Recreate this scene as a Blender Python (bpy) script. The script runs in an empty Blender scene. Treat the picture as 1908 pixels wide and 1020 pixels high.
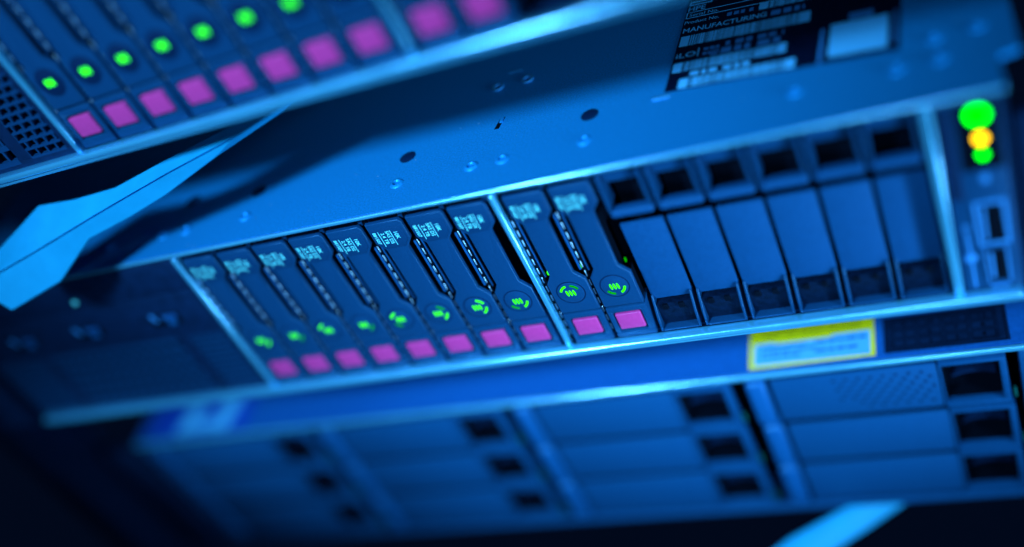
import bpy, bmesh, math, random
from mathutils import Vector, Matrix
random.seed(4)
S = 0.001                                   # every length below is in millimetres
scn = bpy.context.scene
COL = scn.collection

# ------------------------------------------------------------------ materials
def mat(name, base, rough=0.5, metal=0.0, emit=None, estr=0.0, bump=0.0, bscale=4000, var=0.0, vscale=300, spec=0.5, dust=0.0, coat=0.0):
    m = bpy.data.materials.new(name); m.use_nodes = True
    nt = m.node_tree; N = nt.nodes; Lk = nt.links
    p = N['Principled BSDF']
    p.inputs['Base Color'].default_value = (*base, 1)
    p.inputs['Roughness'].default_value = rough
    p.inputs['Metallic'].default_value = metal
    if not coat: p.inputs['Specular Tint'].default_value = (0.15, 0.6, 1.0, 1)
    p.inputs['Coat Weight'].default_value = coat; p.inputs['Coat Roughness'].default_value = 0.16
    p.inputs['Specular IOR Level'].default_value = spec
    if emit:
        p.inputs['Emission Color'].default_value = (*emit, 1)
        p.inputs['Emission Strength'].default_value = estr
    tc = N.new('ShaderNodeTexCoord')
    if var or dust:
        n = N.new('ShaderNodeTexNoise'); n.inputs['Scale'].default_value = vscale; n.inputs['Detail'].default_value = 6
        Lk.new(tc.outputs['Object'], n.inputs['Vector'])
        r = N.new('ShaderNodeMapRange')
        r.inputs['From Min'].default_value = 0.3; r.inputs['From Max'].default_value = 0.7
        r.inputs['To Min'].default_value = 1 - var; r.inputs['To Max'].default_value = 1 + var
        Lk.new(n.outputs['Fac'], r.inputs['Value'])
        mx = N.new('ShaderNodeMix'); mx.data_type = 'RGBA'; mx.blend_type = 'MULTIPLY'; mx.inputs[0].default_value = 1
        mx.inputs[6].default_value = (*base, 1)
        Lk.new(r.outputs[0], mx.inputs[7])
        out = mx.outputs[2]
        rr = N.new('ShaderNodeMapRange')
        rr.inputs['To Min'].default_value = rough - 0.08; rr.inputs['To Max'].default_value = rough + 0.08
        Lk.new(n.outputs['Fac'], rr.inputs['Value']); Lk.new(rr.outputs[0], p.inputs['Roughness'])
        if dust:
            v = N.new('ShaderNodeTexVoronoi'); v.inputs['Scale'].default_value = 260
            Lk.new(tc.outputs['Object'], v.inputs['Vector'])
            c = N.new('ShaderNodeMath'); c.operation = 'LESS_THAN'
            # a speck only in some cells, of uneven size
            sep = N.new('ShaderNodeSeparateColor'); Lk.new(v.outputs['Color'], sep.inputs[0])
            sz = N.new('ShaderNodeMapRange'); sz.inputs['From Min'].default_value = 0.55; sz.inputs['From Max'].default_value = 1
            sz.inputs['To Min'].default_value = 0.0; sz.inputs['To Max'].default_value = 0.075
            Lk.new(sep.outputs[0], sz.inputs['Value'])
            Lk.new(v.outputs['Distance'], c.inputs[0]); Lk.new(sz.outputs[0], c.inputs[1])
            k = N.new('ShaderNodeMath'); k.operation = 'MULTIPLY'; k.inputs[1].default_value = dust
            Lk.new(c.outputs[0], k.inputs[0])
            m2 = N.new('ShaderNodeMix'); m2.data_type = 'RGBA'
            Lk.new(k.outputs[0], m2.inputs[0]); Lk.new(out, m2.inputs[6]); m2.inputs[7].default_value = (0.35, 0.75, 0.95, 1)
            out = m2.outputs[2]
        Lk.new(out, p.inputs['Base Color'])
    if bump:
        b = N.new('ShaderNodeTexNoise'); b.inputs['Scale'].default_value = bscale; b.inputs['Detail'].default_value = 3
        Lk.new(tc.outputs['Object'], b.inputs['Vector'])
        bp = N.new('ShaderNodeBump'); bp.inputs['Strength'].default_value = bump; bp.inputs['Distance'].default_value = 0.0002
        Lk.new(b.outputs['Fac'], bp.inputs['Height']); Lk.new(bp.outputs[0], p.inputs['Normal'])
    return m

M = {}
M['steel']   = mat('galvanised_steel', (0.005, 0.255, 0.68), 0.42, 0.35, bump=0.5, bscale=2200, var=0.26, vscale=1500, dust=0.8)
M['edge']    = mat('polished_steel_edge', (0.07, 0.58, 1.0), 0.20, 0.6, var=0.03, vscale=60, spec=1.0, coat=1.0)  # polished steel; bright base also carries part of the edge highlight
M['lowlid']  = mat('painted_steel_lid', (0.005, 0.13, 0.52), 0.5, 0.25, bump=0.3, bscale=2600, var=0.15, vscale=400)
M['plastic'] = mat('charcoal_plastic', (0.002, 0.041, 0.126), 0.36, 0.0, bump=0.5, bscale=3500, var=0.12, vscale=1200, spec=0.6)
M['panel']   = mat('charcoal_label_panel', (0.002, 0.036, 0.112), 0.38, 0.0, bump=0.2, bscale=3500, spec=0.35)
M['blank']   = mat('blank_plastic', (0.002, 0.052, 0.168), 0.55, 0.0, bump=0.6, bscale=3000, var=0.10, vscale=900, spec=0.3)
M['lff']     = mat('drive_front_plastic', (0.002, 0.060, 0.19), 0.5, 0.0, bump=0.4, bscale=2500, var=0.10, vscale=500, spec=0.35)
M['dark']    = mat('dark_bay_plastic', (0.0015, 0.013, 0.05), 0.55, 0.0, bump=0.3, bscale=2500, var=0.25, vscale=200, spec=0.25)
M['black']   = mat('black_recess', (0.0008, 0.002, 0.006), 0.7, 0.0, spec=0.1, dust=0.0)  # near-black base puts the shade of recesses and gaps into the colour
M['dusty']   = mat('dusty_black_plastic', (0.0008, 0.006, 0.022), 0.55, 0.0, bump=0.6, bscale=900, var=0.5, vscale=500, spec=0.15, dust=0.4)
M['groove']  = mat('ring_groove', (0.001, 0.012, 0.05), 0.6, spec=0.2)
M['purple']  = mat('magenta_plastic', (0.42, 0.038, 0.24), 0.42, 0.0, bump=0.2, bscale=3000, var=0.06, vscale=700, spec=0.4)
M['print']   = mat('pale_print', (0.14, 0.95, 1.0), 0.45)
M['dim']     = mat('dim_print', (0.02, 0.20, 0.55), 0.5)
M['ink']     = mat('olive_ink', (0.38, 0.45, 0.0), 0.6)
M['grille']  = mat('vent_grille', (0.002, 0.036, 0.115), 0.5, spec=0.3)
M['slot']    = mat('bright_spring_metal', (0.35, 0.75, 1.0), 0.35, 0.6)
M['rail']    = mat('spring_carrier', (0.006, 0.085, 0.30), 0.4, 0.3)
M['strip']   = mat('strip_plastic', (0.003, 0.075, 0.24), 0.4, 0.1)
M['green']   = mat('green_led', (0.0, 0.02, 0.0), 0.6, spec=0.0, emit=(0.04, 1.0, 0.0), estr=1.7)
M['green_far'] = mat('green_led_far', (0.0, 0.02, 0.0), 0.6, spec=0.0, emit=(0.03, 1.0, 0.0), estr=3.0)
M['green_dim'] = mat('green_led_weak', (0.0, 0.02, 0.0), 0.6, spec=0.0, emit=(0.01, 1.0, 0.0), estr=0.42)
M['green_hi'] = mat('green_led_bright', (0.0, 0.02, 0.0), 0.6, spec=0.0, emit=(0.0, 1.0, 0.0), estr=6.0)
M['amber']   = mat('amber_led', (0.2, 0.1, 0.0), 0.4, emit=(1.0, 0.55, 0.0), estr=6.0)
M['yellow']  = mat('yellow_sticker', (0.74, 0.80, 0.0), 0.55, var=0.05, vscale=300)
M['sticker'] = mat('pale_sticker', (0.07, 0.46, 0.9), 0.5, var=0.05, vscale=300)
M['lablk']   = mat('black_label', (0.0008, 0.004, 0.022), 0.42, var=0.2, vscale=300)
M['barcode'] = mat('barcode_white', (0.06, 0.50, 1.0), 0.5)
M['bluestk'] = mat('blue_sticker', (0.005, 0.07, 0.55), 0.4, var=0.1, vscale=300)
M['tab']     = mat('pale_tab_plastic', (0.006, 0.33, 0.66), 0.45, var=0.06, vscale=120, bump=0.1, bscale=400)
M['hinge']   = mat('hinge_plastic', (0.003, 0.085, 0.28), 0.35, spec=0.7)  # lighter than the drive fronts: bevel reflection put into the colour
M['teal']    = mat('teal_glint', (0.004, 0.10, 0.09), 0.3)

# ------------------------------------------------------------------ mesh builder
class MB:
    def __init__(self, *mats):
        self.bm = bmesh.new(); self.mats = list(mats)
    def _merge(self, b, mi):
        for f in b.faces: f.material_index = mi
        me = bpy.data.meshes.new('tmp'); b.to_mesh(me); b.free()
        self.bm.from_mesh(me); bpy.data.meshes.remove(me)
    def box(self, x0, x1, y0, y1, z0, z1, bev=0.0, seg=2, mi=0, mtx=None):
        b = bmesh.new(); bmesh.ops.create_cube(b, size=1)
        for v in b.verts:
            v.co = Vector(((x0+x1)/2 + v.co.x*(x1-x0), (y0+y1)/2 + v.co.y*(y1-y0), (z0+z1)/2 + v.co.z*(z1-z0)))
        if bev: bmesh.ops.bevel(b, geom=list(b.edges), offset=bev, segments=seg, profile=0.5, affect='EDGES')
        if mtx: bmesh.ops.transform(b, matrix=mtx, verts=b.verts)
        self._merge(b, mi); return self
    # polygon in x,z, extruded from y0 (front) to y1 (back), front rim bevelled
    def prism(self, poly, y0, y1, bev=0.0, seg=2, mi=0, axis='y', mtx=None):
        b = bmesh.new()
        if axis == 'y': vs = [b.verts.new((x, y0, z)) for x, z in poly]
        else:           vs = [b.verts.new((x, y, y0)) for x, y in poly]        # axis z: top y0, bottom y1
        f = b.faces.new(vs)
        rim = list(f.edges)
        r = bmesh.ops.extrude_face_region(b, geom=[f])
        d = Vector((0, y1-y0, 0)) if axis == 'y' else Vector((0, 0, y1-y0))
        for v in [g for g in r['geom'] if isinstance(g, bmesh.types.BMVert)]: v.co += d
        if f.is_valid is False or f not in b.faces[:]:
            b.faces.new(vs)
        bmesh.ops.recalc_face_normals(b, faces=b.faces)
        if bev: bmesh.ops.bevel(b, geom=[e for e in b.edges if all(abs((v.co.y if axis == 'y' else v.co.z)-y0) < 1e-6 for v in e.verts)],
                                offset=bev, segments=seg, profile=0.5, affect='EDGES')
        if mtx: bmesh.ops.transform(b, matrix=mtx, verts=b.verts)
        self._merge(b, mi); return self
    def ring(self, cx, cz, r0, r1, y0, y1, a0=0, a1=360, n=40, mi=0, bev=0, plane='xz'):
        b = bmesh.new(); full = abs(a1-a0) >= 359.9
        k = n if full else n+1; rows = []
        for i in range(k):
            a = math.radians(a0 + (a1-a0)*i/n); c, s = math.cos(a), math.sin(a)
            if plane == 'xz': rows.append([b.verts.new((cx+r*c, y, cz+r*s)) for r, y in ((r0,y1),(r0,y0),(r1,y0),(r1,y1))])
            else:             rows.append([b.verts.new((cx+r*c, cz+r*s, y)) for r, y in ((r0,y1),(r0,y0),(r1,y0),(r1,y1))])
        for i in range(n):
            A, B = rows[i], rows[(i+1) % k]
            for j in range(4): b.faces.new((A[j], A[(j+1)%4], B[(j+1)%4], B[j]))
        if not full: b.faces.new(rows[0]); b.faces.new(rows[-1])
        bmesh.ops.recalc_face_normals(b, faces=b.faces)
        self._merge(b, mi); return self
    # lathe about the z axis (plane xy) or the y axis (plane xz); profile = (radius, height along the outward normal)
    def lathe(self, cx, cy, base, prof, n=28, mi=0, plane='xy'):
        b = bmesh.new(); rows = []
        for r, h in prof:
            row = []
            for i in range(n):
                a = 2*math.pi*i/n
                if plane == 'xy': row.append(b.verts.new((cx+r*math.cos(a), cy+r*math.sin(a), base+h)))
                else:             row.append(b.verts.new((cx+r*math.cos(a), base-h, cy+r*math.sin(a))))
            rows.append(row)
        for A, B in zip(rows, rows[1:]):
            for i in range(n): b.faces.new((A[i], A[(i+1)%n], B[(i+1)%n], B[i]))
        b.faces.new(rows[-1])
        bmesh.ops.recalc_face_normals(b, faces=b.faces)
        self._merge(b, mi); return self
    def text(self, s, size, org, u, v, mi=0, bold=0.0, align='LEFT', h=0.03, sx=1.0):
        cu = bpy.data.curves.new('t', 'FONT'); cu.body = s; cu.size = size; cu.align_x = align; cu.offset = bold; cu.resolution_u = 3
        ob = bpy.data.objects.new('t', cu); COL.objects.link(ob)
        dg = bpy.context.evaluated_depsgraph_get()
        me = bpy.data.meshes.new_from_object(ob.evaluated_get(dg))
        u, v, o = Vector(u), Vector(v), Vector(org); n = u.cross(v)
        for w in me.vertices: w.co = o + u*(w.co.x*sx) + v*w.co.y + n*h
        b = bmesh.new(); b.from_mesh(me); self._merge(b, mi)
        bpy.data.meshes.remove(me); bpy.data.objects.remove(ob); bpy.data.curves.remove(cu); return self
    def quadsheet(self, front, thick, nrm, mi=0, bev=0.4):
        b = bmesh.new(); vs = [b.verts.new(p) for p in front]; f = b.faces.new(vs)
        r = bmesh.ops.extrude_face_region(b, geom=[f])
        for g in r['geom']:
            if isinstance(g, bmesh.types.BMVert): g.co += Vector(nrm)*thick
        if not f.is_valid or f not in b.faces[:]: b.faces.new(vs)
        bmesh.ops.recalc_face_normals(b, faces=b.faces)
        if bev: bmesh.ops.bevel(b, geom=list(b.edges), offset=bev, segments=2, profile=0.5, affect='EDGES')
        self._merge(b, mi); return self
    def build(self, name, parent=None, smooth=38):
        me = bpy.data.meshes.new(name)
        bmesh.ops.scale(self.bm, vec=(S, S, S), verts=self.bm.verts)
        self.bm.to_mesh(me); self.bm.free()
        for m in self.mats: me.materials.append(M[m])
        me.shade_smooth(); me.set_sharp_from_angle(angle=math.radians(smooth))
        o = bpy.data.objects.new(name, me); COL.objects.link(o)
        if parent: o.parent = parent
        return o

def empty(name, mtx, label, cat, group=None):
    o = bpy.data.objects.new(name, None); COL.objects.link(o); o.empty_display_size = 0.01
    t = mtx.to_translation()*S; mm = mtx.to_3x3().to_4x4(); mm.translation = t
    o.matrix_world = mm; tag(o, label, cat, group); return o
def tag(o, label=None, cat=None, group=None):
    if label: o['label'] = label
    if cat: o['category'] = cat
    if group: o['group'] = group
def T(x, y, z): return Matrix.Translation((x, y, z))
def copy_tree(o, mtx, label):
    r = o.copy(); COL.objects.link(r)
    mm = mtx.to_3x3().to_4x4(); mm.translation = mtx.to_translation()*S
    r.matrix_world = mm; r['label'] = label
    for ch in [c for c in COL.objects if c.parent == o]:
        c = ch.copy(); COL.objects.link(c); c.parent = r
        for g in [k for k in COL.objects if k.parent == ch]:
            d = g.copy(); COL.objects.link(d); d.parent = c
    return r

DN, RT = (0, 0, -1), (1, 0, 0)

# server frames (origin: front face, top edge, left bay divider)
MID = Matrix.Identity(4)
def rotvec(w):
    v = Vector(w); return Matrix.Rotation(v.length, 4, v.normalized())
UPP = T(6.39, -12.97, 147.06) @ T(145, 0, -70) @ rotvec((-0.00904, -0.03565, -0.03329)) @ T(-145, 0, 70)
LOW = T(0, 26, -141.5)

# ------------------------------------------------------------------ 2.5 inch hot-plug drive (origin: its bay's centre line, server top)
def drive_proto():
    r = empty('hot_plug_drive', MID, 'x', 'drive', 'hot-plug drives')
    b = MB('black')
    b.box(-7.2, 7.9, 12.0, 60, -81.5, -5.4); b.box(-4.2, 3.8, 1.75, 12.2, -64, -5.4); b.box(-7.2, 7.6, 1.75, 12.2, -64.4, -50.0); b.box(-7.0, 6.8, 1.75, 12.2, -14, -5.5)
    b.build('drive_sled', r)
    b = MB('plastic')
    top = [(-7.7,-4.7),(6.6,-4.7),(7.6,-6.2),(7.6,-14.4),(4.6,-18.2),(4.6,-44.6),(8.1,-48.8),(8.1,-64.6),(-7.6,-64.6),(-7.6,-48.8),(-4.9,-44.6),(-4.9,-18.2),(-7.7,-14.4)]
    b.prism(top, 0.0, 1.7, bev=0.5, seg=3)
    b.build('carrier_front', r)
    b = MB('panel', 'plastic')
    b.prism([(-6.9,-7.6),(5.6,-7.6),(6.7,-8.8),(6.7,-13.9),(4.0,-17.4),(-4.3,-17.4),(-6.9,-13.9)], -0.30, 0.4, bev=0.22, seg=2)
    o = b.build('label_panel', r)
    t = MB('print')
    y = -0.32
    t.text('10K', 2.35, (2.5, y, -9.4), DN, RT, bold=0.012)
    t.text('SAS DS', 2.1, (-0.75, y, -8.7), DN, RT, bold=0.012)
    t.text('2.4 TB', 2.1, (-2.95, y, -9.3), DN, RT, bold=0.012)
    t.text('881507', 1.95, (-6.15, y, -8.6), DN, RT, bold=0.012)
    t.box(1.25, 1.45, y-0.03, y, -16.0, -8.6); t.box(-3.85, -3.65, y-0.03, y, -16.0, -8.6)
    t.build('printed_text', o)
    # status ring
    b = MB('plastic', 'groove')
    b.ring(0.15, -54.2, 5.25, 5.75, -0.05, 0.4, mi=1, n=56)
    b.lathe(0.15, -54.2, 0.2, [(5.25,0.0),(5.2,0.32),(4.9,0.46),(0.01,0.5)], n=56, plane='xz')
    ro = b.build('status_ring', r)
    g = MB('green')
    for k in (-1, 0, 1):
        poly = []
        for i in range(14):
            a = 2*math.pi*i/14; px, pz = 0.44*math.cos(a), 1.5*math.sin(a)
            poly.append((0.15+k*1.36 + px - 0.12*pz, -54.2 + pz))
        g.prism(poly, -0.42, 0.1)
    g.build('status_light', ro)
    # release latch
    b = MB('plastic')
    b.box(-7.7, 8.2, 0.0, 9, -68.3, -65.5, 0.45); b.box(-7.7, 8.2, 0.02, 9, -81.9, -78.2, 0.45)
    b.box(-7.7, -5.5, 0.04, 9, -79.0, -67.6, 0.4); b.box(5.6, 8.2, 0.04, 9, -79.0, -67.6, 0.4)
    b.box(-6, 6.2, 1.6, 9, -79, -67.5)
    b.build('latch_housing', r)
    MB('purple').box(-5.0, 5.15, -0.35, 1.8, -77.2, -69.0, 0.5, 3).build('release_button', r)
    # perforated spring strip beside the handle
    b = MB('strip', 'slot', 'black')
    b.box(-10.9, -10.0, 1.8, 2.6, -45.2, -17.2, 0.15); b.box(-7.8, -7.0, 1.8, 2.6, -46.2, -16.6, 0.15)
    b.box(-9.7, -8.05, 2.0, 2.6, -80, -15.5, mi=2)
    for k in range(13):
        z = -16.8 - 4.85*k; b.box(-9.35, -8.92, 1.75, 2.2, z-3.1, z, 0.1, 1, mi=1)
    b.build('spring_strip', r)
    return r

proto = drive_proto()
PITCH, X0 = 17.54, 11.03
ordn = ['first', 'second', 'third', 'fourth', 'fifth', 'sixth', 'seventh', 'eighth']
def arc(d, a0, a1, m='green', parent=None):
    ring_ = [c for c in COL.objects if c.parent == d and c.name.startswith('status_ring')][0]
    g = MB(m); g.ring(0.15, -54.2, 3.3, 4.2, -0.43, 0.1, a0, a1, n=14); g.build('activity_light', ring_)
def recess_glint(d, x, z, m='green'):
    g = MB(m); g.box(x-0.28, x+0.28, 2.2, 3.2, z-0.9, z+0.9, 0.2, 2); g.build('light_glint', d)  # glowing sliver added for the LED's green reflection in the recess
first = True
def place_drive(sm, x, label):
    global first
    m = sm @ T(x, 0, 0)
    if first:
        first = False; mm = m.to_3x3().to_4x4(); mm.translation = m.to_translation()*S
        proto.matrix_world = mm; proto['label'] = label; return proto
    return copy_tree(proto, m, label)

mid = []
for i in range(8):
    mid.append(place_drive(MID, X0+PITCH*i, [
        'blurred drive beside the left divider, first of eight in the middle server',
        'drive second from the left divider in the middle row of eight',
        'drive third from the left divider in the middle row of eight',
        'drive fourth from the left divider, its 10K label text almost sharp',
        'drive fifth from left in the middle row, its 2.4 TB label the sharpest',
        'sixth drive from left in the middle row, one upper and one right arc lit',
        'seventh drive in the middle row, two bright arcs and a green glint above',
        'eighth drive in the middle row, directly left of the bright centre divider'][i]))
for i in range(2):
    mid.append(place_drive(MID, 145+X0+PITCH*i, [
        'drive directly right of the centre divider in the middle server, upper arcs lit',
        'drive beside the first blank filler in the middle server, lower arcs lit'][i]))
upp = []
for i in range(8):
    upp.append(place_drive(UPP, X0+PITCH*i, '%s blurred drive from the left divider in the upper server\'s row of eight' % ordn[i]))
for i in range(2):
    upp.append(place_drive(UPP, 145+X0+PITCH*i, ['blurred upper server drive just right of its divider, at the top edge',
        'rightmost visible upper server drive, its button cut by the top edge'][i]))
for d in upp:
    for ch in [c for c in COL.objects if c.parent == d and c.name.startswith('status_ring')]:
        for g in [k for k in COL.objects if k.parent == ch and k.name.startswith('status_light')]:
            g.material_slots[0].link = 'OBJECT'; g.material_slots[0].material = M['green_far']
        ch.material_slots[0].link = 'OBJECT'; ch.material_slots[0].material = M['groove']  # upper discs coloured darker so the blurred green glow stays pure
# which arcs of each ring are lit
UR, LR, LL, UL = (25, 78), (-62, -8), (-150, -100), (105, 160)
arc(mid[0], *LR); arc(mid[1], *LR, 'green_dim'); arc(mid[2], *UL); arc(mid[3], *LR, 'green_dim')
arc(mid[4], *UL); arc(mid[4], *LL, 'green_dim')
arc(mid[5], *UR, 'green_dim'); arc(mid[5], *LR); arc(mid[6], *UR); arc(mid[6], *LR)
arc(mid[7], *LR); arc(mid[7], *LL, 'green_dim'); arc(mid[8], *UL); arc(mid[8], *UR, 'green_dim')
arc(mid[9], *LR); arc(mid[9], *LL, 'green_dim')
recess_glint(mid[5], 7.0, -44.5, 'green_dim'); recess_glint(mid[6], 7.2, -44.2); recess_glint(mid[8], -6.2, -45.0); recess_glint(mid[8], 7.3, -44.2); recess_glint(mid[9], 7.3, -44.6, 'green_dim')

# ------------------------------------------------------------------ blank fillers
def blank_proto():
    r = empty('drive_blank', MID, 'x', 'blank filler', 'blank fillers')
    b = MB('blank')
    b.box(-8.0, 7.9, 5.0, 6.5, -68.6, -30.0, 0.35)
    b.build('face_plate', r)
    MB('blank').box(-8.0, 7.9, 0.2, 5.0, -23.4, -20.0, 1.4, 4).build('pull_bar', r)
    b = MB('plastic', 'black')
    b.box(-6.8, 6.7, 3.6, 8, -9.4, -4.4, 0.6)
    b.box(-7.9, -6.9, 0.3, 10, -20.0, -4.0, 0.3); b.box(6.8, 7.8, 0.3, 10, -20.0, -4.0, 0.3)
    b.box(-6.9, 6.8, 13, 15, -32, -11, mi=1)
    b.build('finger_recess', r)
    b = MB('plastic', 'dusty', 'black')
    side = lambda xa, xb: [(xa, xb)]
    for xa, xb in ((-7.9, -7.0), (6.9, 7.8)):
        q = MB('plastic')
        # cheek with a knee, seen from the side
        bb = bmesh.new(); prof = [(8.0,-66.0),(4.2,-66.0),(1.2,-74.6),(0.2,-81.6),(8.0,-81.6)]
        v1 = [bb.verts.new((xa, y, z)) for y, z in prof]; v2 = [bb.verts.new((xb, y, z)) for y, z in prof]
        bb.faces.new(v1); bb.faces.new(list(reversed(v2)))
        for i in range(5): bb.faces.new((v1[i], v2[i], v2[(i+1)%5], v1[(i+1)%5]))
        bmesh.ops.recalc_face_normals(bb, faces=bb.faces)
        bmesh.ops.bevel(bb, geom=list(bb.edges), offset=0.15, segments=1, profile=0.5, affect='EDGES')
        b._merge(bb, 0)
    b.box(-6.95, 6.85, 0.4, 8, -81.8, -80.9, 0.2)
    b.prism([(-6.95,-70.2),(6.85,-70.2),(6.85,-80.9),(-6.95,-80.9)], 3.6, 8, mi=1)
    b.box(-4.6, -2.6, 2.6, 3.7, -72.8, -70.3, 0.1, 1, mi=2); b.box(1.6, 3.6, 2.6, 3.7, -72.8, -70.3, 0.1, 1, mi=2)
    b.build('foot', r)
    MB('black').box(-7.3, 7.2, 15.2, 60, -81.5, -4.0).build('back_shell', r)
    return r
bp = blank_proto()
blab = ['sharpest blank filler, beside the last drive of the middle server', 'second blank filler to the right of the last drive',
        'third blank filler right of the drives, near the middle of the six', 'fourth blank filler right of the drives, above the yellow sticker',
        'fifth blank filler, second from the right divider', 'blurred blank filler beside the right divider, next to the control panel']
for i in range(6):
    m = T(145+X0+PITCH*(2+i)+0.2, 0, 0)
    if i == 0: bp.location = m.to_translation()*S; bp['label'] = blab[0]
    else: copy_tree(bp, m, blab[i])

# ------------------------------------------------------------------ server chassis
def mesh_grid(b, x0, x1, z0, z1, px, pz, wx, wz, y0=0.0, y1=1.2, stagger=True, mi=0):
    n = int(round((z1-z0)/pz)); pz = (z1-z0)/n
    for i in range(n+1): b.box(x0, x1, y0, y1, z0+i*pz-wz/2, z0+i*pz+wz/2, mi=mi)
    for i in range(n):
        x = x0 + (px/2 if stagger and i % 2 else 0)
        while x <= x1+0.01:
            b.box(max(x-wx/2, x0), min(x+wx/2, x1), y0+0.06, y1, z0+i*pz+wz/2, z0+(i+1)*pz-wz/2, mi=mi); x += px

def dimple(b, x, y, r=2.5, mi=0):
    b.lathe(x, y, -0.05, [(r+0.5,0.0),(r+0.1,0.35),(r-0.4,0.75),(r-0.9,0.8),(r-1.3,0.45),(r-1.45,-0.0)], n=26, mi=mi)

def rack_server(sm, label, seen_lid):
    r = empty('rack_server', sm, label, 'server', 'rack servers')
    # shell
    b = MB('dark', 'black')
    b.box(-145, 312, 62, 520, -84.9, -2.0, mi=1)
    b.box(-145, -143.4, 1.5, 62, -84.9, -2.0); b.box(310.4, 312, 1.5, 62, -84.9, -2.0)
    b.box(-143.4, 310.4, 3.0, 62, -84.9, -82.6)
    for x in (0, 145, 290): b.box(x-0.6, x+0.6, 3.5, 62, -82.6, -2.0)
    b.build('chassis_shell', r)
    # lid with folded front edge
    b = MB('steel')
    b.prism([(-145,0.9),(312.5,0.9),(312.5,16),(318.5,18),(318.5,520),(-145,520)], 0.0, -1.9, axis='z')
    lid = b.build('lid', r)
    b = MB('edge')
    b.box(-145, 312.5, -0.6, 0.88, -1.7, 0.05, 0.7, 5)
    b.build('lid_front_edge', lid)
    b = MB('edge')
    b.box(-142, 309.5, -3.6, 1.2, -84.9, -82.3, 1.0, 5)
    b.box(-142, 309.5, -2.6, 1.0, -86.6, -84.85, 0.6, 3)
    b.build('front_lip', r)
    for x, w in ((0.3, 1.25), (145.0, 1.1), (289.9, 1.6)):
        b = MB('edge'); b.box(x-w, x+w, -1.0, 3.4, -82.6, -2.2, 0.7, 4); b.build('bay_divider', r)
    # strip above the drives: tabs, slots, bay numbers
    b = MB('dark', 'black', 'plastic', 'dim')
    for c in (0, 145):
        b.box(c+1.5, c+143.4, 4.0, 8, -6.5, -2.4)
        for i in range(9):
            x = c + X0 + PITCH*(i-0.5) - 2.0
            if i and i < 9:
                b.box(x-2.6, x+2.6, 3.4, 4.2, -7.0, -3.0, mi=1); b.box(x-0.9, x+0.9, 2.9, 3.6, -6.6, -4.4, 0.2, mi=2)
            if i < 8: b.text(str(i+1), 2.2, (c+X0+PITCH*i-2.4, 3.98, -4.5), RT, (0,0,1), mi=3)
    b.build('bay_number_strip', r)
    # media bay, left of the drives
    b = MB('dark', 'grille', 'black')
    b.box(-143.3, -1.2, 0.0, 3.0, -18.7, -2.6, 0.5); b.box(-143.3, -1.2, 0.3, 3.0, -43.0, -19.5, 0.4)
    b.box(-143.3, -1.2, 0.35, 3.0, -82.4, -79.6, 0.2)
    b.box(-143.2, -1.3, 3.02, 6, -82.4, -2.7, mi=2)
    b.box(-143.3, -1.2, 0.35, 3.0, -46.2, -43.1); b.box(-30.0, -23.5, 0.4, 3.0, -79.5, -46.3)
    b.box(-113.5, -106.5, 0.4, 3.0, -79.5, -46.3); b.box(-4.6, -1.2, 0.4, 3.0, -79.5, -46.3)
    mesh_grid(b, -143, -113.6, -79.5, -46.3, 5.0, 3.9, 0.9, 0.9, 0.3, 2.2, mi=1)
    mesh_grid(b, -106.4, -30.1, -79.5, -46.3, 6.0, 6.2, 1.2, 2.2, 0.3, 2.2, mi=1)
    mesh_grid(b, -23.4, -4.7, -79.5, -46.3, 5.0, 3.9, 0.9, 0.9, 0.3, 2.2, mi=1)
    mb_ = b.build('media_bay', r)
    for x in (-112, -72, -27):
        b = MB('black', 'rail', 'strip', 'dim')
        b.box(x-8, x+8, 0.1, 1.2, -37.2, -30.2, 0.3)
        b.box(x-1.0, x+6.8, -0.6, 0.6, -33.4, -30.9, 0.4, mi=1); b.box(x+0.5, x+5.0, -0.5, 0.6, -37.0, -34.0, 0.4, mi=2)
        b.prism([(x-6.6,-29.8),(x-4.6,-30.4),(x-4.0,-34.0),(x-5.4,-33.6)], -0.8, 0.4, 0.15, mi=3)
        b.box(x+1.2, x+2.4, -0.7, 0.4, -32.4, -31.6, 0.1, mi=3)
        b.build('port', mb_)
    MB('print').lathe(-64.8, -15.2, 0.1, [(1.3,0.0),(1.1,0.5),(0.02,0.7)], n=16, plane='xz').build('indicator', mb_)
    # control panel, right of the drives
    b = MB('plastic', 'dark', 'black')
    b.box(292.2, 310.2, 0.2, 6, -82.0, -2.4, 0.5); b.box(292.6, 296.5, -0.4, 0.6, -40.5, -3.5, 0.3, mi=1); b.box(297.5, 309.6, -0.1, 0.6, -29.5, -3.2, 0.2, mi=2)
    cp = b.build('control_panel', r)
    MB('green_hi').lathe(303.8, -8.4, 0.1, [(3.3,0.0),(3.0,0.6),(0.02,0.9)], n=24, plane='xz').build('power_light', cp)
    MB('amber').lathe(303.8, -17.3, 0.1, [(1.9,0.0),(1.7,0.5),(0.02,0.7)], n=20, plane='xz').build('warning_light', cp)
    MB('green_hi').lathe(303.7, -23.6, 0.1, [(1.5,0.0),(1.3,0.5),(0.02,0.6)], n=20, plane='xz').build('network_light', cp)
    MB('dim').box(302.0, 304.4, 0.0, 0.5, -35.0, -31.6, 0.3).build('identify_button', cp)
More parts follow.
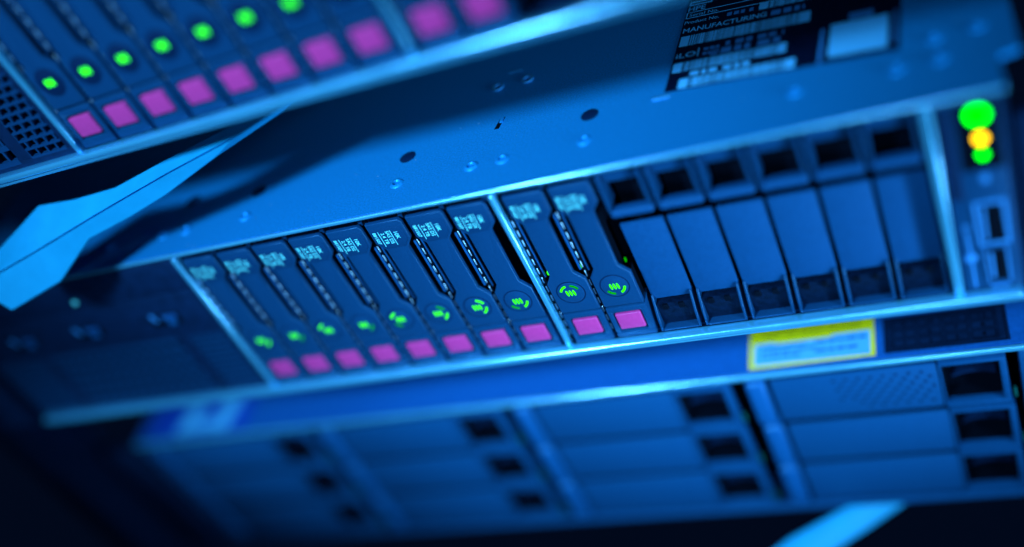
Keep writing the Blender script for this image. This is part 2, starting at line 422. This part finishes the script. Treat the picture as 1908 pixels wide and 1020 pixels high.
    for x0, x1, z0, z1, w in ((298.3, 308.2, -61.5, -42.4, 1.3), (299.4, 306.8, -78.6, -63.2, 0.7)):
        b = MB('dim', 'black', 'groove', 'sticker')
        b.box(x0, x0+w, -0.5, 1.5, z0, z1, 0.25, mi=0); b.box(x1-w, x1, -0.5, 1.5, z0, z1, 0.25)
        if w > 1: b.box(x0+w, x1-w, -0.5, 1.5, z0, z0+w, 0.25); b.box(x0+w, x1-w, -0.5, 1.5, z1-w, z1, 0.25)
        b.box(x0+w, x1-w, -0.05, 1.2, z0+w, z1-w, mi=1)
        b.box(x0+w+1.0, x0+w+2.0, -0.3, 1.0, z0+w+1.2, z1-w-1.2, 0.2, mi=0)
        b.box(x1-w-2.6, x1-w-0.6, -0.35, 1.0, z0+w+1.6, z1-w-1.6, 0.2, mi=1)
        b.build('usb_port', cp)
    b = MB('dim')       # port symbol and text
    b.box(295.0, 295.9, 0.02, 0.3, -80.5, -52.5); b.lathe(295.4, -66.6, 0.1, [(2.0,0),(1.8,0.2),(0.01,0.22)], n=18, plane='xz')
    b.box(294.6, 296.3, 0.02, 0.3, -55.5, -51.5)
    b.box(300.0, 306.0, 0.02, 0.3, -81.2, -80.0)
    b.build('port_symbol', cp)
    # rack ears
    b = MB('dark', 'black'); b.box(313.6, 340, 3.0, 9, -83, -14, 0.8); b.box(312.1, 313.5, 12, 60, -83, -3, mi=1); b.build('rack_ear', r)
    b = MB('dark'); b.box(-170, -147, -4, 6, -86, -2, 1.5); b.build('rack_ear', r)
    if seen_lid: lid_details(lid)
    return r

def lid_details(lid):
    for x, y in ((-40.9,14.7),(-11,15),(1.4,14.8),(31.5,15.6),(102.9,16.0),(134.3,17.0),(147,17.2),(178.7,18.0),(251.8,19.7),(283.4,20),(296.1,20.7),(295.4,32.6),(308.1,33.8)):
        b = MB('steel', 'edge'); dimple(b, x, y, 2.5); b.build('dimple', lid)
    for x, y in ((-5.4,35.5),(31.5,31.5),(102.8,32.2),(178.5,33.2)):
        b = MB('groove'); b.lathe(x, y, -0.02, [(3.5,0.0),(3.4,0.06),(0.02,0.07)], n=30); b.build('hole_cover', lid)
    for x, y in ((133.9,67.4),(146.8,68.0)):
        b = MB('edge', 'black'); b.ring(x, y, 1.7, 2.5, 0.35, -0.1, plane='xy'); b.lathe(x, y, -0.03, [(1.7,0.0),(0.02,0.06)], n=24, mi=1); b.build('grommet', lid)
    MB('edge').box(136.4, 142.6, 76.1, 76.7, -0.02, 0.12).build('stamped_line', lid); MB('edge').box(202.0, 208.6, 33.0, 34.4, -0.02, 0.3, 0.1).build('stamped_line', lid)
    b = MB('black', 'steel'); b.prism([(138.9,37.6),(140.9,37.6),(142.3,44.6),(140.3,44.6)], 0.04, -0.2, axis='z'); b.box(140.6, 141.8, 41, 44.2, 0.02, 0.6, 0.2, mi=1); b.build('slot', lid)
    # black serial label with barcodes
    A = T(206.2, 36.3, 0) @ Matrix.Rotation(math.radians(-4.2), 4, 'Z')
    b = MB('lablk'); b.box(0, 79, 0, 72, -0.02, 0.12, mtx=A); lab = b.build('serial_label', lid)
    b = MB('barcode', 'dim', 'sticker')
    U = A.to_3x3() @ Vector((1,0,0)); V = A.to_3x3() @ Vector((0,1,0))
    P = lambda x, y: A @ Vector((x, y, 0.13))
    def txt(s, size, x, y, mi=0, bold=0.0, sx=1.0): b.text(s, size, P(x, y), U, V, mi=mi, bold=bold, h=0.02, sx=sx)
    def code(x0, x1, y0, y1, sd):
        rr = random.Random(sd); x = x0
        b.box(x0, x0+3.4, y0, y1, 0.12, 0.15, mtx=A); x = x0+3.9
        while x < x1-3.6:
            w = rr.choice((0.22, 0.22, 0.45, 0.7)); b.box(x, x+w, y0, y1, 0.12, 0.15, mtx=A); x += w + rr.choice((0.2, 0.2, 0.42))
        b.box(x1-3.2, x1, y0, y1, 0.12, 0.15, mtx=A)
    def words(x0, x1, y0, h, sd, mi=1):
        rr = random.Random(sd); x = x0
        while x < x1:
            w = rr.uniform(0.6, 1.3)*h; b.box(x, min(x+w, x1), y0, y0+h, 0.12, 0.145, mi=mi, mtx=A); x += w + 0.35*h*rr.choice((1,1,2.2))
    code(4.6, 45.4, 0.8, 6.6, 1); words(8, 30, 7.6, 2.6, 2, 0)
    code(0.8, 41.6, 11.4, 17.2, 3); words(14, 40, 18.4, 3.4, 4)
    txt('iLO', 4.4, 0.6, 20.3, bold=0.05, sx=1.15); b.box(8.9, 9.3, 19.6, 25.0, 0.12, 0.145, mtx=A)
    words(11, 17, 19.6, 1.6, 41); words(11, 17, 22.6, 1.6, 42); words(19, 40, 23.0, 2.6, 43)
    code(0.8, 48.5, 28.0, 34.6, 5)
    txt('MANUFACTURING', 4.4, 0.6, 37.0, bold=0.05, sx=0.86); words(34, 46, 37.0, 3.0, 6)
    txt('Product No.', 3.0, 0.4, 43.0, bold=0.02, sx=0.9); words(17, 27, 43.0, 2.2, 7)
    code(29, 52, 42.6, 47.2, 8)
    txt('Serial No.', 2.9, 1.6, 48.0, bold=0.02)
    for x0, x1, y0, y1 in ((0.4, 0.8, 47.0, 51.2), (0.8, 46, 47.0, 47.3), (0.8, 46, 50.9, 51.2)): b.box(x0, x1, y0, y1, 0.12, 0.145, mtx=A)
    txt('HPE', 4.3, 0.4, 52.0, bold=0.07, sx=0.95)
    for x0, x1, y0, y1 in ((0.6, 9.6, 56.0, 56.6), (0.6, 9.6, 58.0, 58.6), (0.6, 1.2, 56.6, 58.0), (9.0, 9.6, 56.6, 58.0)): b.box(x0, x1, y0, y1, 0.12, 0.145, mtx=A)
    b.build('label_print', lab)
    b = MB('barcode', 'dim')
    b.box(56.2, 75.0, 3.0, 22.5, 0.12, 0.2, mtx=A); b.box(53.0, 54.2, 0.5, 21, 0.12, 0.16, mi=1, mtx=A)
    b.box(62, 70, 23.5, 27.5, 0.12, 0.16, mi=1, mtx=A)
    b.box(76.8, 77.6, 5, 24, 0.12, 0.16, mi=1, mtx=A)
    b.build('pale_patch', lab)

rack_server(MID, 'middle steel server with barcode label on its lid and a green power light', True)
rack_server(UPP, 'blurred upper server crossing the top left corner, a vent grille at its left', False)

# ------------------------------------------------------------------ lower server with large drives
lo = empty('rack_server', LOW, 'lower server with a yellow sticker on its lid and wide horizontal drives', 'server', 'rack servers')
b = MB('dark', 'black')
b.box(-145, 312, 70, 520, -94, -2, mi=1); b.box(-145, -142, 1, 70, -94, -2); b.box(307, 312, 1, 70, -94, -2); b.box(-142, 307, 1.5, 70, -97.5, -94.2)
b.build('chassis_shell', lo)
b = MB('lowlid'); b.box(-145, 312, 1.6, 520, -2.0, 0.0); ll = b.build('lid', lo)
b = MB('edge'); b.box(-145, 311, -0.8, 1.55, -2.8, 0.06, 1.0, 5); b.build('lid_front_edge', ll)
b = MB('lff'); b.box(-142, 309, -2.0, 1.4, -97.8, -94.4, 0.9, 4); b.build('front_lip', lo)
for x, w in ((-140.5, 2.0), (307.2, 1.8)):
    b = MB('lff'); b.box(x-w, x+w, 0.2, 6, -94.3, -3.7, 0.6, 3); b.build('side_post', lo)
# yellow sticker
b = MB('yellow'); A = T(200.6, 3.2, 0) @ Matrix.Rotation(math.radians(0.3), 4, 'Z')
b.box(0, 52.4, 0, 25.0, -0.02, 0.1, mtx=A); ys = b.build('warning_sticker', ll)
b = MB('sticker', 'ink', 'lowlid')
b.prism([(2.2,1.8),(50.4,1.2),(50.8,14.6),(36,14.4),(34,13.2),(12,13.0),(10,14.0),(2.2,13.8)], 0.13, 0.05, axis='z', mtx=A)
rr = random.Random(9)
for y0, h, x0, x1 in ((20.9, 2.0, 12, 50), (16.9, 2.0, 6, 50)):
    x = x0
    while x < x1-3:
        w = rr.uniform(1.6, 2.2); b.box(x, x+w, y0, y0+h, 0.09, 0.12, mi=1, mtx=A); x += w + rr.choice((0.5, 0.5, 0.5, 2.0))
for y0, x1 in ((10.6, 24), (7.9, 26), (5.2, 22)):
    x = 5
    while x < x1: w = rr.uniform(1.2, 4); b.box(x, x+w, y0, y0+1.2, 0.125, 0.15, mi=2, mtx=A); x += w+0.8
for y0 in (10.4, 5.6):
    x = 28
    while x < 46: w = rr.uniform(2, 5); b.box(x, x+w, y0, y0+1.5, 0.125, 0.15, mi=2, mtx=A); x += w+0.8
b.build('sticker_print', ys)
# bay map
b = MB('dark'); b.box(256.5, 303.8, 3.6, 23.4, -0.02, 0.08); bm_ = b.build('bay_map', ll)
b = MB('lowlid', 'black')
def frame(x0, x1, y0, y1, w, mi=1):
    b.box(x0, x1, y0, y0+w, 0.07, 0.12, mi=mi); b.box(x0, x1, y1-w, y1, 0.07, 0.12, mi=mi)
    b.box(x0, x0+w, y0+w, y1-w, 0.07, 0.12, mi=mi); b.box(x1-w, x1, y0+w, y1-w, 0.07, 0.12, mi=mi)
frame(257.2, 302.8, 4.2, 22.8, 0.4); frame(259.0, 300.0, 5.6, 21.4, 0.3)
for c in range(4):
    for q in range(3):
        x0, y0 = 260.0 + c*10.0, 6.2 + q*5.1
        frame(x0, x0+9.2, y0, y0+4.4, 0.45); b.text(str(q*4+c+1), 3.6, (x0+4.6, y0+0.9, 0.11), (1,0,0), (0,1,0), mi=1, align='CENTER', bold=0.08, h=0.02)
b.build('map_print', bm_)
# striped sticker at the left
b = MB('bluestk'); b.box(-140, -70, 4, 40, -0.02, 0.1); st = b.build('striped_sticker', ll)
b = MB('barcode'); 
b.prism([(-118,4.2),(-107,4.2),(-101,39.8),(-112,39.8)], 0.14, 0.05, axis='z'); b.prism([(-94,4.2),(-82,4.2),(-77,39.8),(-89,39.8)], 0.14, 0.05, axis='z')
b.box(-107, -93, 5, 12, 0.09, 0.13)
b.build('sticker_print', st)

def lff_proto(dotted):
    r = empty('large_drive', MID, 'x', 'drive', 'large drives in the lower server')
    H = 27.0
    b = MB('lff', 'dark')
    if dotted:
        bb = bmesh.new(); nx, nz = 3, 3
        b.box(12.0, 79.0, 0.0, 1.6, -H, 0, 0.5)
        for i in range(16):
            for j in range(7):
                if (i+j) % 2 == 0 and 0 <= i: 
                    x = 38 + i*2.5 + (0.4*j); z = -4 - j*3.0
                    if x < 77 and not (i < 3 and j > 4): b.lathe(x, z, -0.01, [(0.85,0.0),(0.8,0.05),(0.01,0.06)], n=10, mi=1, plane='xz')
    else:
        b.box(12.0, 79.0, 0.0, 1.6, -H, 0, 0.5)
    b.build('face_plate', r)
    b = MB('hinge'); b.box(1.2, 9.8, -1.4, 6, -H-0.6, 0.4, 2.2, 4); b.build('hinge', r)
    b = MB('lff', 'dark', 'black')
    b.box(79.6, 104.8, -0.6, 5, -1.7, 0.2, 0.5); b.box(79.6, 104.8, -0.62, 5, -H-0.2, -H+1.8, 0.5)
    b.box(102.2, 104.8, -0.58, 5, -H+1.6, -1.5, 0.4); b.box(79.6, 80.4, -0.2, 5, -H+1.8, -1.7, 0.25)
    b.box(80.4, 102.2, 10, 12, -H+1.8, -1.7, mi=2); b.box(80.4, 102.2, 3, 10, -H+1.8, -H+2.3, mi=2)
    b.box(80.4, 80.8, 2, 10, -H+2.4, -1.8, mi=2)
    b.ring(92, -H-4, 17, 18, 6.0, 9.9, 62, 118, n=16, mi=1)
    b.build('latch', r)
    b = MB('dark', 'black'); b.box(2, 104, 12.2, 66, -H-1, 0.4, mi=1); b.box(10, 79.4, 1.7, 12.1, -H+1.0, -1.0, mi=1); b.box(9.9, 11.9, 3.4, 5.1, -H, 0, mi=1); b.build('drive_body', r)
    MB('teal').box(106.0, 107.0, 0.5, 2.5, -H+1, -H+6, 0.4).build('light_glint', r)  # teal colour stands in for the faint glints between columns
    return r
cols_w = ['far left', 'second from left', 'third from left', 'rightmost']
rows_w = ['top', 'middle', 'bottom']
p1, p2 = None, lff_proto(True)
p2['label'] = 'wide drive with dotted face, top of the lower server\'s rightmost column'
p2.location = (LOW @ T(-137+111*3, 0, -5.4)).to_translation()*S
for c in range(4):
    for q in range(3):
        if c == 3 and q == 0: continue
        m = LOW @ T(-137+111*c+(0.8 if c == 3 else 0), 0, -5.4-30.2*q)
        lb = 'wide drive in the %s row, %s column of the lower server' % (rows_w[q], cols_w[c])
        if p1 is None: p1 = lff_proto(False); p1.location = m.to_translation()*S; p1['label'] = lb
        else: copy_tree(p1, m, lb)
b = MB('dark'); b.box(-170, -147, -4, 6, -97, -2, 1.5); b.build('rack_ear', lo)
b = MB('dark'); b.box(314, 336, 6, 12, -97, -6, 1.0); b.build('rack_ear', lo)

# ------------------------------------------------------------------ camera
R = [[0.90256287, 0.19350426, -0.38462497], [-0.14966538, -0.69660781, -0.70166789], [-0.40370849, 0.69086443, -0.59977145]]
C = Vector((300.40356, -278.7294, 202.02735))
F = 1992.82
cd = bpy.data.cameras.new('camera'); cam = bpy.data.objects.new('camera', cd); COL.objects.link(cam)
mw = Matrix(((R[0][0], -R[1][0], -R[2][0], C.x*S), (R[0][1], -R[1][1], -R[2][1], C.y*S), (R[0][2], -R[1][2], -R[2][2], C.z*S), (0, 0, 0, 1)))
cam.matrix_world = mw
cd.sensor_width = 36; cd.lens = F/1908*36; cd.clip_start = 0.01; cd.clip_end = 50
cd.dof.use_dof = True; cd.dof.focus_distance = 0.403; cd.dof.aperture_fstop = 1.45
scn.camera = cam

# ------------------------------------------------------------------ pale folded tabs (positions measured in the photograph, put at their own distance)
def at(x, y, d):
    return C + Vector([R[0][k]*(x-954)/F + R[1][k]*(y-510)/F + R[2][k] for k in range(3)])*d
top  = [(-60,472),(0,463),(36,424),(72,384),(140,372),(215,350),(300,303),(430,236),(545,172)]
fold = [(-60,545),(0,508),(52,478),(108,444),(165,409),(228,372),(311,324),(432,259),(560,178)]
bot  = [(-60,556),(-12,558),(22,578),(112,524),(165,445),(240,405),(306,364),(405,289),(585,166)]
dep  = [430, 428, 427, 424, 418, 411, 402, 389, 374]
nv = Vector((R[2][0], R[2][1], R[2][2]))
def strip(b, A, B, thick=1.5):
    bb = bmesh.new()
    va = [bb.verts.new(p) for p in A]; vb = [bb.verts.new(p) for p in B]
    wa = [bb.verts.new(p + nv*thick) for p in A]; wb = [bb.verts.new(p + nv*thick) for p in B]
    n = len(A)
    for k in range(n-1):
        bb.faces.new((va[k], va[k+1], vb[k+1], vb[k])); bb.faces.new((wa[k], wb[k], wb[k+1], wa[k+1]))
        bb.faces.new((va[k], wa[k], wa[k+1], va[k+1])); bb.faces.new((vb[k], vb[k+1], wb[k+1], wb[k]))
    bb.faces.new((va[0], vb[0], wb[0], wa[0])); bb.faces.new((va[-1], wa[-1], wb[-1], vb[-1]))
    bmesh.ops.recalc_face_normals(bb, faces=bb.faces)
    b._merge(bb, 0)
b = MB('tab')
strip(b, [at(x, y, d+5) for (x, y), d in zip(top, dep)], [at(x-0.6, y-1.4, d-3) for (x, y), d in zip(fold, dep)])
strip(b, [at(x+0.6, y+1.4, d-3) for (x, y), d in zip(fold, dep)], [at(x, y, d+5) for (x, y), d in zip(bot, dep)])
strip(b, [at(x-1, y-3, d-1.2) for (x, y), d in zip(fold, dep)], [at(x+1, y+3, d-1.2) for (x, y), d in zip(fold, dep)], 1.0)
o = b.build('pull_tab', smooth=25); tag(o, 'pale folded strap sticking out of the gap above the middle server', 'pull tab', 'pale pull tabs')
b = MB('tab')
b.quadsheet([at(1400,1060,500), at(1470,1005,503), at(1580,945,508), at(1650,905,512), at(1720,860,516), at(1770,862,518), at(1725,912,514), at(1620,985,508), at(1505,1060,500)], 1.8, nv, bev=0.5)
o = b.build('pull_tab'); tag(o, 'blurred pale strap below the lower server, leaving at the bottom edge', 'pull tab', 'pale pull tabs')

# ------------------------------------------------------------------ rack
b = MB('dark'); b.box(-196, -176, 2, 30, -420, 330, 1.5); b.box(-190, -171, 30, 34, -420, 330, 1.0)
o = b.build('rack_post'); tag(o, 'dark upright rack post at the far left behind the servers', 'rack post')

# ------------------------------------------------------------------ light
w = bpy.data.worlds.new('World'); scn.world = w; w.use_nodes = True
w.node_tree.nodes['Background'].inputs[0].default_value = (0.05, 0.25, 1.0, 1)
w.node_tree.nodes['Background'].inputs[1].default_value = 0.010
def spot(name, loc, aim, power, size, blend, rad, color):
    l = bpy.data.lights.new(name, 'SPOT'); l.energy = power; l.spot_size = math.radians(size); l.spot_blend = blend
    l.shadow_soft_size = rad*S; l.color = color
    o = bpy.data.objects.new(name, l); COL.objects.link(o)
    o.location = Vector(loc)*S; d = (Vector(aim)-Vector(loc)).normalized()
    o.rotation_euler = d.to_track_quat('-Z', 'Y').to_euler(); return o
LC = (0.37, 0.66, 1.0)
spot('key_lamp', (-190, -720, 745), (95, 5, -4), 104, 24.5, 1.0, 72, LC)
spot('side_lamp', (900, -400, 40), (258, 5, -105), 52, 27, 1.0, 50, LC)
spot('fill_lamp', (330, -720, 340), (185, 20, -60), 13, 28, 1.0, 90, LC)
spot('low_lamp', (720, -330, -420), (150, 0, -45), 21, 26, 1.0, 40, LC)
spot('corner_lamp', (-330, -500, 230), (-92, 40, -138), 17, 13, 1.0, 30, LC)

scn.view_settings.view_transform = 'Standard'; scn.view_settings.look = 'None'
scn.view_settings.exposure = 0.0; scn.view_settings.gamma = 1.0; scn.view_settings.use_curve_mapping = False
scn.cycles.max_bounces = 6
